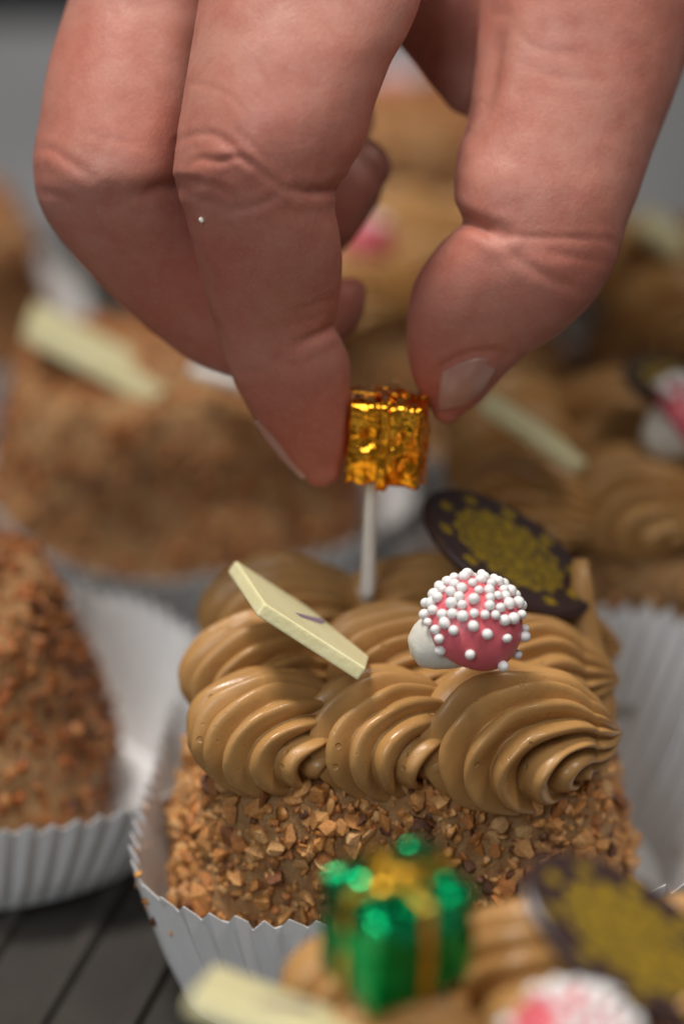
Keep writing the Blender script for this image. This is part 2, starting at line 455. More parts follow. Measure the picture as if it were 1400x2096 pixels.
# ------------------------------------------------------------------ piped cream rosette
def rosette_mesh(seed, R, H, twist=.35, ribs=12, amp=.17, sq=1.0, nth=270, ns=64, tail=.48):
    """piped shell: ribbed sections fan out round a pivot at the right foot, from the base up, over and down to the right"""
    rng = random.Random(seed); ph0 = rng.uniform(0, 6.28)
    V, F = [], []
    off = Vector((seed * 3.7, 1.3, 0))
    pv0 = Vector((R * .86, 0, H * .16)); sA = .66
    A, B, Bz = R * 1.02, R * sq, H * .54; ec = Vector((0, 0, H * .46)); q0 = pv0 - ec
    def sect(ph):
        u = Vector((-math.cos(ph), 0, math.sin(ph)))
        qa = (u.x / A) ** 2 + (u.z / Bz) ** 2; qb = 2 * (q0.x * u.x / A ** 2 + q0.z * u.z / Bz ** 2); qc = (q0.x / A) ** 2 + (q0.z / Bz) ** 2 - 1
        D = (-qb + math.sqrt(max(0, qb * qb - 4 * qa * qc))) / (2 * qa)
        m0 = q0 + u * (-qb / (2 * qa))
        return u, D, B * math.sqrt(max(.12, 1 - (m0.x / A) ** 2 - (m0.z / Bz) ** 2))
    _, Dv, Wv = sect(math.pi / 2)
    for i in range(ns):
        s = i / (ns - 1)
        if s <= sA:                                        # fan from the base up to an upright section
            u, D, W = sect(rad(-16 + 106 * s / sA)); c = pv0 + u * (D / 2)
        else:                                              # drawn in to a point on the right
            t = (s - sA) / (1 - sA); f = (1 - t ** 1.4) ** .8
            u = Vector((0, 0, 1)); D = Dv * max(f, .02); W = Wv * max(f, .02)
            c = Vector((pv0.x + tail * R * t, 0, pv0.z + Dv * (.5 - .12 * t)))
        for j in range(nth):
            th = 2 * math.pi * j / nth
            q = ((th + .30 * math.sin(th) - twist * s * (1 + .3 * math.sin(th)) - ph0) * ribs / (2 * math.pi)) % 1.0
            rg = math.sin(math.pi * q ** 1.45) ** .75
            a = amp * (.75 + .55 * noise.noise(Vector((math.cos(th), math.sin(th), s)) * 1.3 + off))
            m_ = 1 - a + a * 1.15 * rg
            p = c + u * (D / 2 * math.cos(th) * m_) + Vector((0, W * math.sin(th) * m_, 0))
            p += Vector((noise.noise(p * 1.5 + off), noise.noise(p * 1.5 + off * 2), noise.noise(p * 1.5 + off * 3))) * .07 * R
            V.append(p)
    for i in range(ns - 1):
        for j in range(nth):
            k = (j + 1) % nth
            F.append((i * nth + j, (i + 1) * nth + j, (i + 1) * nth + k, i * nth + k))
    F.append(tuple(range(nth))); F.append(tuple((ns - 1) * nth + j for j in range(nth - 1, -1, -1)))
    me = mesh("cream_rosette", V, F)
    bm = bmesh.new(); bm.from_mesh(me); bmesh.ops.recalc_face_normals(bm, faces=bm.faces[:]); bm.to_mesh(me); bm.free()
    me.polygons.foreach_set("use_smooth", [True] * len(me.polygons)); me.materials.append(CREAM)
    return me
def tail_mesh(pts, radii, ribs=6, amp=.14, twist=1.2):
    """a drawn-out ribbed strand of cream"""
    V, F = [], []; n = len(pts); m = 60
    P_ = [Vector(p) for p in pts]
    for i in range(n):
        t = (P_[min(i + 1, n - 1)] - P_[max(i - 1, 0)]).normalized()
        a = t.orthogonal().normalized() if i == 0 else (a - t * a.dot(t)).normalized()
        b_ = t.cross(a)
        for j in range(m):
            th = 2 * math.pi * j / m
            rg = abs(math.sin(ribs * (th + twist * i / n) / 2)) ** .6
            V.append(P_[i] + (a * math.cos(th) + b_ * math.sin(th)) * radii[i] * (1 - amp + amp * rg))
    for i in range(n - 1):
        for j in range(m):
            k = (j + 1) % m; F.append((i * m + j, i * m + k, (i + 1) * m + k, (i + 1) * m + j))
    F.append(tuple(range(m - 1, -1, -1))); F.append(tuple((n - 1) * m + j for j in range(m)))
    me = mesh("cream_tail", V, F); me.materials.append(CREAM); return me

# ------------------------------------------------------------------ the pastry in focus
PC = Vector((.75, .75, 0))
DIM = (2.70, 2.36, 2.45, 2.28, 3.12)
main = empty("cream_pastry", PC, "sharp square pastry under the hand, swirled coffee cream on top and chopped nut sides", "pastry", "nut coated pastries in paper cases")
bme = body_mesh(1, DIM); link("cake_body", bme, PASTE, main)
pl = scatter(11, DIM, bme, 4000, .075, .19, 1.0) + scatter(13, DIM, bme, 170, .17, .25, 1.0) + scatter(12, DIM, bme, 6000, .02, .09, 1.0)
scored = []
for q, R, s, t in pl:
    wq = q + PC; x, y, d = proj(wq)
    vis = wq.y < PC.y + .3 or wq.x > PC.x + 2.0
    inside = 0 < x < 1400 and 1400 < y < 1960
    low = y > 1660 + (0 if x < 640 else 140) if x < 990 else y > 1790
    scored.append((s * FPX / d * (1 if (vis and inside and wq.y < PC.y - 1.4) else .55 if vis and inside else .05), (q, R, s, t)))
scored.sort(key=lambda a: -a[0])
for _, (q, R, s, t) in scored[:300]:
    o = bpy.data.objects.new("nut_piece", TPL_ME[t]); COL.objects.link(o); o.parent = main
    o.matrix_local = Matrix.Translation(q) @ R.to_4x4() @ Matrix.Scale(s, 4)
o = link("chopped_nuts", join_nuts("chopped_nuts", [a for _, a in scored[300:]]), None, main); tag(o, kind="stuff")

ROS = [  # x, y, z, radius, height, twist, width, turn
    (-.88, -.78, 3.02, .98, 1.42, .42, .92, 16),
    (.48, -.84, 3.02, .96, 1.46, .46, .96, 20),
    (1.96, -.92, 2.90, 1.12, 1.68, .46, .94, 13),
    (-.98, .55, 3.08, 1.0, 1.46, .40, .88, 12),
    (.60, .70, 3.08, 1.0, 1.50, .45, .93, 10),
    (2.10, .60, 2.98, 1.02, 1.56, .45, .92, 10),
    (-.75, 2.05, 3.08, 1.12, 1.54, .4, .84, 4),
    (.95, 2.10, 3.08, 1.0, 1.52, .45, .88, 8),
    (2.30, 2.05, 2.92, 1.0, 1.30, .45, .88, 0),
]
for i, (x, y, z, r, h, tw, sq, rz) in enumerate(ROS):
    o = link("cream_rosette", rosette_mesh(20 + i, r, h, tw, 15, .32, sq), None, main)
    o.location = Vector((x, y, z)) - PC
    o.rotation_euler = (rad(-6), rad(2), rad(rz))
o = link("cream_tail", tail_mesh([(3.0, 1.55, 4.9), (3.02, 1.45, 4.5), (3.06, 1.3, 4.0), (3.12, 1.1, 3.6), (3.2, .8, 3.2), (3.2, .3, 2.9)], [.10, .16, .2, .24, .26, .2]), None, main)
o.location = -PC

MAINCASE = case_mesh(3, (2.80, 3.55, 2.50, 3.1), (3.25, 4.6, 2.80, 4.1), lambda x, y: 1.75 + .55 * max(0, min(1, (x - 1) / 2.5)) + .10 * max(0, min(1, (-x - 1) / 2)) + .35 * max(0, y / 3) * (1 if x > -1 else 0), 84, 4.4, .035)
mc = case(MAINCASE, PC, 0, "white fluted paper case around the sharp pastry under the hand")

def stuck_crumbs():
    rng = random.Random(9); pl_ = []
    rimv = [v.co for v in MAINCASE.vertices if v.co.z > 1.55 and v.co.x < -2.7 and v.co.y < 2]
    for _ in range(26):
        p = rng.choice(rimv); R_ = Euler((rng.uniform(0, 6), rng.uniform(0, 6), rng.uniform(0, 6))).to_matrix()
        pl_.append((p + Vector((.03, 0, rng.uniform(-.25, .03))), R_, rng.uniform(.03, .085), rng.randrange(12)))
    tag(link("stuck_crumbs", join_nuts("stuck_crumbs", pl_), None, mc), kind="stuff")
stuck_crumbs()
# ------------------------------------------------------------------ decorations
def frame_obj(o, origin, xa, ya, za):
    m = Matrix.Identity(4)
    for i, a in enumerate((xa, ya, za)):
        for r in range(3): m[r][i] = float(a[r])
    for r in range(3): m[r][3] = float(origin[r])
    o.matrix_world = m
def ortho(u, v):
    u = np.array(u, float); u /= np.linalg.norm(u); v = np.array(v, float); v -= u * (v @ u); v /= np.linalg.norm(v)
    return u, v, np.cross(u, v)
def camvec(r, u, f): return RGT * r + UPV * u + FWD * f

def plank_mesh(poly, t, bev=.035):
    """white chocolate plaque: outline in x,y, thickness t below z = 0"""
    bm = bmesh.new()
    top = [bm.verts.new((x, y, 0)) for x, y in poly]; f = bm.faces.new(top)
    r = bmesh.ops.extrude_face_region(bm, geom=[f])
    bmesh.ops.translate(bm, verts=[v for v in r["geom"] if isinstance(v, bmesh.types.BMVert)], vec=(0, 0, -t))
    bmesh.ops.recalc_face_normals(bm, faces=bm.faces[:])
    bmesh.ops.bevel(bm, geom=bm.edges[:], offset=bev, segments=3, affect='EDGES', profile=.6)
    return from_bm("white_chocolate", bm, False)
def plank(A, B, C, t, label, width=None, stroke=True):
    """A top, B near corner, C end in the cream: three corners of the printed face"""
    u, v, n = ortho(np.array(C) - np.array(B), np.array(A) - np.array(B))
    L = np.linalg.norm(np.array(C) - np.array(B))
    a = np.array(A) - np.array(B); ax, ay = a @ u, a @ v
    poly = [(0, 0), (L, 0), (L + .06, ay * .55), (L * .75 + ax, ay * 1.0), (ax, ay)]
    e = empty("white_chocolate_plaque", B, label, "chocolate plaque", "white chocolate plaques on the pastries")
    frame_obj(e, B, u, v, n)
    o = link("plaque", plank_mesh(poly, t), WCHOC, e)
    if stroke:
        bm = bmesh.new()
        pts = [(.42, .40), (.50, .36), (.80, .62), (.86, .80), (.78, .82), (.66, .66)]
        sx, sy = L / 1.45, ay
        vs = [bm.verts.new((x * sx, y * sy, .004)) for x, y in pts]; bm.faces.new(vs)
        link("printed_stroke", from_bm("printed_stroke", bm, False), PRINT, e)
    return e
plank(P(482, 1146, 33.4), P(542, 1234, 31.75), P(750, 1368, 31.85), .18, "white chocolate plaque with a purple print standing in the cream of the sharp pastry")

def medallion(center, u, v, a, b, label):
    u, v, n = ortho(u, v)
    e = empty("chocolate_medallion", center, label, "chocolate medallion", "dark chocolate medallions with gold print")
    frame_obj(e, center, u, v, n)
    V, F = [], []; N = 72
    prof = [(.0, .0), (.96, .0), (1.0, -.03), (1.0, -.10), (.97, -.13), (0, -.13)]
    for r, z in prof[1:-1]:
        for j in range(N):
            th = 2 * math.pi * j / N; V.append((a * r * math.cos(th), b * r * math.sin(th), z))
    m = len(prof) - 2
    for i in range(m - 1):
        for j in range(N):
            k = (j + 1) % N; F.append((i * N + j, (i + 1) * N + j, (i + 1) * N + k, i * N + k))
    F.append(tuple(range(N))); F.append(tuple((m - 1) * N + j for j in reversed(range(N))))
    link("chocolate_disc", mesh("chocolate_disc", V, F, False), DCHOC, e)
    V = [(a * .95 * math.cos(2 * math.pi * j / N), b * .95 * math.sin(2 * math.pi * j / N), .004) for j in range(N)]
    link("gold_print", mesh("gold_print", V, [tuple(range(N))], False), GPRINT, e)
    return e
medallion(P(1042, 1126, 34.5), camvec(.80, -.56, -.10), camvec(.38, .42, .74), 1.23, .86, "dark chocolate medallion with gold print behind the mushroom of the sharp pastry")

bm = bmesh.new(); bmesh.ops.create_uvsphere(bm, u_segments=20, v_segments=12, radius=1.0)
BEAD = from_bm("sugar_bead", bm); BEAD.materials.append(WSUG)
def mushroom(center, axis, Rc, label, nb=110, base_off=(-.0, 0, 0), seed=1, beads_dir=None, stalk=None, stalk_len=1.0):
    rng = random.Random(seed)
    u, v, n = ortho(np.cross(axis, UPV), np.cross(axis, np.cross(axis, UPV)))
    n = np.array(axis) / np.linalg.norm(axis); v = np.cross(n, u)
    e = empty("sugar_mushroom", center, label, "sugar mushroom", "pink sugar mushrooms with white beads")
    frame_obj(e, center, u, v, n)
    prof = [(.0, -.28), (.45, -.30), (.80, -.28), (.95, -.20), (1.0, -.05), (.985, .12), (.92, .32), (.80, .50), (.62, .66), (.40, .77), (.2, .82), (0, .835)]
    def pr(t):
        x = t * (len(prof) - 1); i = min(int(x), len(prof) - 2); f = x - i
        p0 = prof[max(i - 1, 0)]; p1 = prof[i]; p2 = prof[i + 1]; p3 = prof[min(i + 2, len(prof) - 1)]
        cr = lambda k: .5 * (2 * p1[k] + (p2[k] - p0[k]) * f + (2 * p0[k] - 5 * p1[k] + 4 * p2[k] - p3[k]) * f * f + (-p0[k] + 3 * p1[k] - 3 * p2[k] + p3[k]) * f ** 3)
        return max(0, cr(0)), cr(1)
    def surf(t, th):
        r, z = pr(t); p = Vector((r * math.cos(th), r * math.sin(th), z)) * Rc
        return p * (1 + .06 * noise.noise(p * 1.8 + Vector((seed, 0, 0))))
    V, F = [], []; N, Mm = 64, 40
    for i in range(Mm):
        for j in range(N): V.append(surf(i / (Mm - 1), 2 * math.pi * j / N))
    for i in range(Mm - 1):
        for j in range(N):
            k = (j + 1) % N; F.append((i * N + j, i * N + k, (i + 1) * N + k, (i + 1) * N + j))
    me = mesh("mushroom_cap", V, F)
    bm = bmesh.new(); bm.from_mesh(me); bmesh.ops.remove_doubles(bm, verts=bm.verts[:], dist=1e-4); bm.to_mesh(me); bm.free()
    me.polygons.foreach_set("use_smooth", [True] * len(me.polygons))
    link("mushroom_cap", me, PINK, e)
    # stalk: a lathed foot below the cap, own direction
    M3 = Matrix(((u[0], v[0], n[0]), (u[1], v[1], n[1]), (u[2], v[2], n[2])))
    sd = (M3.inverted() @ Vector(stalk if stalk is not None else -n)).normalized()
    q = sd.to_track_quat('Z', 'X').to_matrix()
    V, F = [], []
    sp = [(.0, .0), (.45, .02), (.62, .18), (.66, .42), (.60, .66), (.48, .90), (.30, 1.10), (0, 1.16)]
    for i in range(25):
        x = i / 24 * (len(sp) - 1); k = min(int(x), len(sp) - 2); f = x - k
        f2 = f
        r = sp[k][0] * (1 - f2) + sp[k + 1][0] * f2; z = sp[k][1] * (1 - f2) + sp[k + 1][1] * f2
        for j in range(40):
            th = 2 * math.pi * j / 40; p = Vector((r * math.cos(th), r * math.sin(th), z * stalk_len)) * Rc
            V.append(q @ p * (1 + .08 * noise.noise(p * 2 + Vector((seed, 3, 0)))))
    for i in range(24):
        for j in range(40):
            k = (j + 1) % 40; F.append((i * 40 + j, i * 40 + k, (i + 1) * 40 + k, (i + 1) * 40 + j))
    link("mushroom_stalk", mesh("mushroom_stalk", V, F), IVORY, e)
    bd = M3.inverted() @ Vector(beads_dir if beads_dir is not None else UPV); bd.normalize()
    placed = []; br = .065 / .60 * Rc; tries = 0
    while len(placed) < nb and tries < 9000:
        tries += 1
        t = rng.uniform(.36, 1.0); th = rng.uniform(0, 6.28)
        p = surf(t, th); s = p.normalized().dot(bd)
        prob = 1 / (1 + math.exp(-(s - .52) * 8))
        if rng.random() > prob + .006: continue
        if rng.random() > pr(t)[0] + .15: continue
        if any((p - q_).length < br * 1.72 for q_ in placed): continue
        placed.append(p)
        o = bpy.data.objects.new("sugar_bead", BEAD); COL.objects.link(o); o.parent = e
        o.location = p + p.normalized() * br * rng.uniform(.25, .7); k = br * rng.uniform(.82, 1.16); o.scale = (k, k * rng.uniform(.88, 1.04), k * rng.uniform(.9, 1))
    return e
mushroom(P(970, 1278, 31.75), camvec(.34, .46, -.66), .585, "pink sugar mushroom with white beads on the sharp pastry below the stick", nb=80, seed=4,
         beads_dir=camvec(-.15, .84, -.16), stalk=camvec(-.90, -.42, .05), stalk_len=1.22)

# ------------------------------------------------------------------ foil gift picks
def foil_box(seed, w, d, h, cuts=15, puff=.03, crumple=.048):
    bm = bmesh.new(); bmesh.ops.create_cube(bm, size=1)
    bmesh.ops.subdivide_edges(bm, edges=bm.edges[:], cuts=cuts, use_grid_fill=True)
    off = Vector((seed * 5.3, 0, 0))
    for v_ in bm.verts:
        p = v_.co.copy(); q = Vector((p.x * w, p.y * d, p.z * h))
        e = sorted([abs(p.x), abs(p.y), abs(p.z)])
        if e[1] > .49: q *= .985                                      # soft edges
        n = Vector((p.x if abs(p.x) > .49 else 0, p.y if abs(p.y) > .49 else 0, p.z if abs(p.z) > .49 else 0))
        if n.length: n.normalize()
        bulge = (1 - (2 * e[0]) ** 2) * (1 - (2 * e[1]) ** 2) if e[2] > .49 else 0
        cr = noise.noise(q * 3.0 + off) + .7 * abs(noise.noise(q * 6.5 + off)) * 2 - .6
        pleat = math.sin(p.x * 22 + 3 * noise.noise(q * 1.5 + off)) * .25 * max(0, .2 - p.z)
        v_.co = q + n * (puff * bulge + crumple * cr + .05 * pleat) + Vector((noise.noise(q * 2 + off), noise.noise(q * 2 + off * 2), 0)) * .03
    return from_bm("gift_box", bm)
def band(axis, w, d, h, bw, seed, lift=.03):
    """a ribbon that runs round the box"""
    V, F = [], []
    a = (d if axis == 0 else w) / 2 + lift; b = h / 2 + lift; n = 14
    path = [(a, -b + 2 * b * i / n) for i in range(n)] + [(a - 2 * a * i / n, b) for i in range(n)] + [(-a, b - 2 * b * i / n) for i in range(n)] + [(-a + 2 * a * i / n, -b) for i in range(n)]
    off = Vector((seed, 2, 0)); m = 5
    for (s, z) in path:
        for k in range(m):
            o_ = bw * (k / (m - 1) - .5)
            p = Vector((o_, s, z)) if axis == 0 else Vector((s, o_, z))
            p += Vector((noise.noise(p * 3 + off), noise.noise(p * 3 + off * 2), noise.noise(p * 3 + off * 3))) * .03
            V.append(p)
    L = len(path)
    for i in range(L):
        for k in range(m - 1):
            F.append((i * m + k, i * m + k + 1, ((i + 1) % L) * m + k + 1, ((i + 1) % L) * m + k))
    return mesh("ribbon", V, F)
def bow_mesh(seed, size, loops=5):
    rng = random.Random(seed); V, F = [], []
    for l in range(loops):
        a = 2 * math.pi * l / loops + rng.uniform(-.3, .3); up = rng.uniform(.35, .8); base = len(V); n = 16
        for i in range(n):
            t = 2 * math.pi * i / n
            r = size * (.5 - .5 * math.cos(t)); z = size * (.45 * math.sin(t) * (1 if t < math.pi else .4) + .45 * up * (.5 - .5 * math.cos(t)))
            for k in (-1, 0, 1):
                wv = .14 * size * k * (.45 + math.sin(t / 2))
                V.append((math.cos(a) * r - math.sin(a) * wv, math.sin(a) * r + math.cos(a) * wv, z + .02))
        for i in range(n):
            for k in range(2):
                j = (i + 1) % n
                F.append((base + i * 3 + k, base + i * 3 + k + 1, base + j * 3 + k + 1, base + j * 3 + k))
    return mesh("bow", V, F)
def gift(center, rot, w, d, h, mat, seed, label, stick_to, bow=.42, stick_r=(.075, .09), rib=(.17, None), stick_x=0, bow_z=.8):
    rib = (rib[0], rib[1] or GOLDR)
    e = empty("gift_pick", center, label, "gift pick", "foil gift picks"); e.rotation_euler = rot
    link("gift_box", foil_box(seed, w, d, h), mat, e)
    for ax, bw in ((0, rib[0]), (1, rib[0])):
        o = link("ribbon", band(ax, w, d, h, bw, seed + ax), rib[1], e)
        sm = o.modifiers.new("thickness", 'SOLIDIFY'); sm.thickness = .012
    o = link("bow", bow_mesh(seed, bow), rib[1], e); o.location.z = h / 2 + .03; o.scale.z = bow_z
    sm = o.modifiers.new("thickness", 'SOLIDIFY'); sm.thickness = .012
    Minv = (Matrix.Translation(Vector(center)) @ Euler(rot).to_matrix().to_4x4()).inverted()
    a = Vector((stick_x, 0, -h / 2 + .05)); b = Minv @ Vector(stick_to)
    ax = (b - a); L = ax.length; q = ax.to_track_quat('Z', 'X').to_matrix(); V, F = [], []
    for i in range(13):
        t = i / 12; r = stick_r[0] + (stick_r[1] - stick_r[0]) * t
        for j in range(24):
            th = 2 * math.pi * j / 24; V.append(a + q @ Vector((r * math.cos(th), r * math.sin(th), L * t)))
    for i in range(12):
        for j in range(24):
            k = (j + 1) % 24; F.append((i * 24 + j, i * 24 + k, (i + 1) * 24 + k, (i + 1) * 24 + j))
    F.append(tuple(12 * 24 + j for j in range(24)))
    link("stick", mesh("stick", V, F), STICK, e)
    return e
gc = P(793, 893, 33.65)
gift(gc, (rad(-4), rad(2.5), rad(-8)), .93, .80, 1.06, GOLDF, 2, "gold foil gift on a white stick, pinched between forefinger and thumb", P(751, 1225, 34.6), bow=.20, bow_z=.45, stick_r=(.082, .095), rib=(.12, GOLDF), stick_x=-.16)

# ------------------------------------------------------------------ neighbouring pastries
def plain_nuts(seed, dims, vmax, n1=900, n2=1100):
    b = body_mesh(seed, dims)
    return b, join_nuts("chopped_nuts", scatter(seed, dims, b, n1, .07, .17, vmax) + scatter(seed + 1, dims, b, n2, .04, .09, vmax))
DIM2 = (2.6, 2.45, 2.35, 2.2, 3.05)
b2, n2 = plain_nuts(40, DIM2, .99)
proto = empty("cream_pastry", (4.1, 7.3, 0), "blurred pastry right behind the sharp one, its white chocolate strip lying across the cream", "pastry", "nut coated pastries in paper cases")
link("cake_body", b2, PASTE, proto); tag(link("chopped_nuts", n2, None, proto), kind="stuff")
k = 0
rm = [rosette_mesh(60 + i, 1.0, 1.5, .45, 14, .30, .92, 168, 44) for i in range(3)]
for ix in (-1.55, .05, 1.6):
    for iy in (-1.45, .1, 1.6):
        o = link("cream_rosette", rm[k % 3], None, proto); o.location = (ix, iy, 3.0 + .08 * (k % 2)); o.rotation_euler.z = .15 * ((k * 7) % 5 - 2); k += 1
DIM4 = (2.75, 2.5, 2.5, 2.25, 3.75)
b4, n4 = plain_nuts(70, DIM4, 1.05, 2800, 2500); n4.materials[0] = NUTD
DIM3 = (2.65, 2.5, 1.95, 1.9, 3.55)
b3, n3 = plain_nuts(50, DIM3, 1.05, 2600, 2500)
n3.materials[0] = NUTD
nutty = empty("nut_pastry", (-6.0, 3.5, 0), "tall nut covered pastry cut off by the left edge, beside the sharp one", "pastry", "nut coated pastries in paper cases")
link("cake_body", b3, PASTE, nutty); tag(link("chopped_nuts", n3, None, nutty), kind="stuff")
nutty.scale = (1.0, 1.0, 1.0)
boxy = empty("nut_pastry", (-2.75, 11.6, 0), "nut covered pastry behind the hand on the left, with a long white chocolate plaque", "pastry", "nut coated pastries in paper cases")
link("cake_body", b4, PASTE, boxy); tag(link("chopped_nuts", n4, None, boxy), kind="stuff"); boxy.rotation_euler.z = .05

def place(src, loc, rz, label, sc=(1, 1, 1)):
    o = copy_tree(src); o.location = loc; o.rotation_euler.z = rz; o.scale = sc; o["label"] = label; return o
place(proto, (2.1, -7.75, 0), .12, "blurred pastry nearest the camera at the bottom edge, carrying the green gift")
place(boxy, (-8.6, 19.5, 0), .3, "far tan pastry at the left edge behind the middle finger", (1, 1, 1.0))
place(proto, (1.3, 16.6, 0), .2, "far pastry seen in the gap under the curled fingers, carrying a pink mushroom")
place(boxy, (1.0, 25.0, 0), .1, "farthest pastry seen through the gap between forefinger and thumb", (1, 1, 1.1))
place(proto, (7.0, 15.5, 0), .1, "far pastry at the right edge beside the thumb knuckle")

CASE_A = case_mesh(7, (2.75, 2.75, 2.6, 2.6), (3.4, 3.4, 3.2, 3.2), lambda x, y: 1.55 + .55 * max(0, min(1, y / 2.5)), 72)
CASE_B = case_mesh(8, (2.75, 2.75, 2.6, 2.6), (3.3, 3.45, 3.25, 3.1), lambda x, y: 1.5 + .30 * max(0, min(1, abs(x) / 3)) ** 2, 72)
CASE_L = case_mesh(9, (2.75, 3.0, 2.6, 2.6), (3.4, 3.75, 3.2, 3.25), lambda x, y: 1.5 + .6 * max(0, min(1, (y + .8) / 3)), 72, 2.25)
case(CASE_L, (-5.35, 3.6, 0), .15, "white paper case at the left edge, its empty right side open towards the sharp pastry")
case(CASE_B, (-2.5, 11.5, 0), .05, "white paper case of the nut covered pastry behind the hand")
case(CASE_B, (4.3, 7.5, 0), .1, "white paper case of the pastry right behind the sharp one")
case(CASE_A, (2.1, -7.75, 0), .12, "white paper case of the pastry nearest the camera")
case(CASE_A, (-8.3, 19.3, 0), .3, "white paper case at the far left edge")
case(CASE_B, (1.3, 16.4, 0), .2, "white paper case under the far pastry with the pink mushroom")
case(CASE_A, (1.7, 25.0, 0), .1, "white paper case of the farthest pastry in the gap of the hand")
case(CASE_B, (7.0, 15.2, 0), .1, "white paper case at the right edge beside the thumb knuckle")

# decorations of the neighbours
plank(P(75, 615, 44.2), P(62, 660, 42.6), P(330, 800, 42.3), .30, "long white chocolate plaque on the nut covered pastry behind the hand", stroke=False)
plank(P(1005, 800, 38.6), P(985, 822, 38.0), P(1180, 950, 37.6), .16, "thin white chocolate strip lying on the cream right behind the medallion", stroke=False)
plank(P(440, 1972, 26.8), P(392, 2030, 25.2), P(770, 2170, 25.0), .20, "big blurred white chocolate plaque at the bottom edge beside the green gift", stroke=True)
plank(P(1330, 425, 47.5), P(1300, 450, 46.4), P(1400, 520, 46.4), .2, "far white chocolate plaque beside the thumb at the right edge", stroke=False)
medallion(P(1300, 1922, 26.6), camvec(.80, -.58, -.15), camvec(.34, .42, .75), 1.25, .85, "blurred dark chocolate medallion with gold print in the bottom right corner")
medallion(P(1385, 785, 39.3), camvec(.85, -.35, -.1), camvec(.25, .40, .75), .80, .75, "blurred dark chocolate medallion at the right edge above the cream")
mushroom(P(1165, 2165, 25.4), camvec(-.10, .45, -.65), .66, "blurred pink sugar mushroom at the bottom edge under the medallion", nb=46, seed=6, beads_dir=camvec(.62, .72, .28), stalk=camvec(-.5, -.8, .1))
mushroom(P(1405, 858, 38.6), camvec(.75, .55, -.2), .62, "blurred pink sugar mushroom cut off by the right edge", nb=40, seed=7, stalk=camvec(-.75, -.60, -.1))
mushroom(P(738, 490, 47.2), camvec(.2, .75, -.45), .55, "far pink sugar mushroom seen in the gap under the curled fingers", nb=30, seed=8, stalk=camvec(-.2, -.9, -.3))
mushroom(P(812, 195, 57.5), camvec(.1, .75, -.45), .62, "farthest pink sugar mushroom at the top of the gap in the hand", nb=30, seed=9, stalk=camvec(-.1, -.9, -.2))
gift(P(812, 1895, 26.1), (rad(8), rad(-4), rad(32)), 1.16, 1.0, 1.16, GREENF, 5, "green foil gift with gold ribbon, blurred at the bottom in front of the sharp pastry", P(830, 2150, 26.3), bow=.30, bow_z=.30, rib=(.11, DULLGOLD))
# a loose pick stick on the pastry behind the hand
def loose_stick():
    a, b = Vector(P(395, 755, 42.0)), Vector(P(520, 790, 41.8)); V, F = [], []
    q = (b - a).to_track_quat('Z', 'X').to_matrix(); L = (b - a).length
    for i in range(5):
        for j in range(20):
            th = 2 * math.pi * j / 20; V.append(q @ Vector((.11 * math.cos(th), .11 * math.sin(th), L * i / 4)))
    for i in range(4):
        for j in range(20):
            k = (j + 1) % 20; F.append((i * 20 + j, i * 20 + k, (i + 1) * 20 + k, (i + 1) * 20 + j))
    F.append(tuple(range(19, -1, -1))); F.append(tuple(80 + j for j in range(20)))
    o = link("pick_stick", mesh("pick_stick", V, F), STICK); o.location = a
    tag(o, "white pick stick lying on the nut covered pastry beside the forefinger", "stick")
loose_stick()

# ------------------------------------------------------------------ the hand
def catmull(A, sub):
    A = np.array(A, float); out = []
    for i in range(len(A) - 1):
        p0 = A[max(i - 1, 0)]; p1 = A[i]; p2 = A[i + 1]; p3 = A[min(i + 2, len(A) - 1)]
        for k in range(sub):
            f = k / sub
            out.append(.5 * (2 * p1 + (p2 - p0) * f + (2 * p0 - 5 * p1 + 4 * p2 - p3) * f * f + (-p0 + 3 * p1 - 3 * p2 + p3) * f ** 3))
    out.append(A[-1]); return np.array(out)
def limb(st, sub=10, m=80, pw=2.15, capk=1.0):
    """tapered limb through cross sections (left edge, right edge, depth, thickness ratio); closed at both ends"""
    S = catmull(st, sub); V, F = [], []
    rings = []
    for lx, ly, rx, ry, d, k in S:
        L, R_ = P(lx, ly, d), P(rx, ry, d); c = (L + R_) / 2; a = (R_ - L) / 2
        vd = c - CAM; vd /= np.linalg.norm(vd); b = vd * np.linalg.norm(a) * k
        rings.append((c, a, b))
    def ax(i, j):
        return rings[i][0] - rings[j][0]
    for (c, a, b) in rings:
        for j in range(m):
            th = 2 * math.pi * j / m; cx, sx = math.cos(th), math.sin(th)
            e = 2 / pw
            V.append(c + a * math.copysign(abs(cx) ** e, cx) + b * math.copysign(abs(sx) ** e, sx))
    n = len(rings)
    def cap(i, nb):
        d = rings[i][0] - rings[nb][0]; d /= np.linalg.norm(d)
        h = np.linalg.norm(rings[i][1]); ids = []
        for s in (.5, .85):
            base = len(V); cs = math.sqrt(1 - s * s); c, a, b = rings[i]
            for j in range(m):
                th = 2 * math.pi * j / m; V.append(c + d * h * s * .9 * capk + (a * math.cos(th) + b * math.sin(th)) * cs)
            ids.append(base)
        V.append(rings[i][0] + d * h * .9 * capk); return ids, len(V) - 1
    for i in range(n - 1):
        for j in range(m):
            k = (j + 1) % m; F.append((i * m + j, i * m + k, (i + 1) * m + k, (i + 1) * m + j))
    for i, nb, flip in ((0, 1, True), (n - 1, n - 2, False)):
        ids, tip = cap(i, nb); seq = [i * m] + ids
        for q in range(2):
            for j in range(m):
                k = (j + 1) % m; f = (seq[q] + j, seq[q] + k, seq[q + 1] + k, seq[q + 1] + j); F.append(f[::-1] if flip else f)
        for j in range(m):
            k = (j + 1) % m; f = (seq[2] + j, seq[2] + k, tip); F.append(f[::-1] if flip else f)
    return V, F
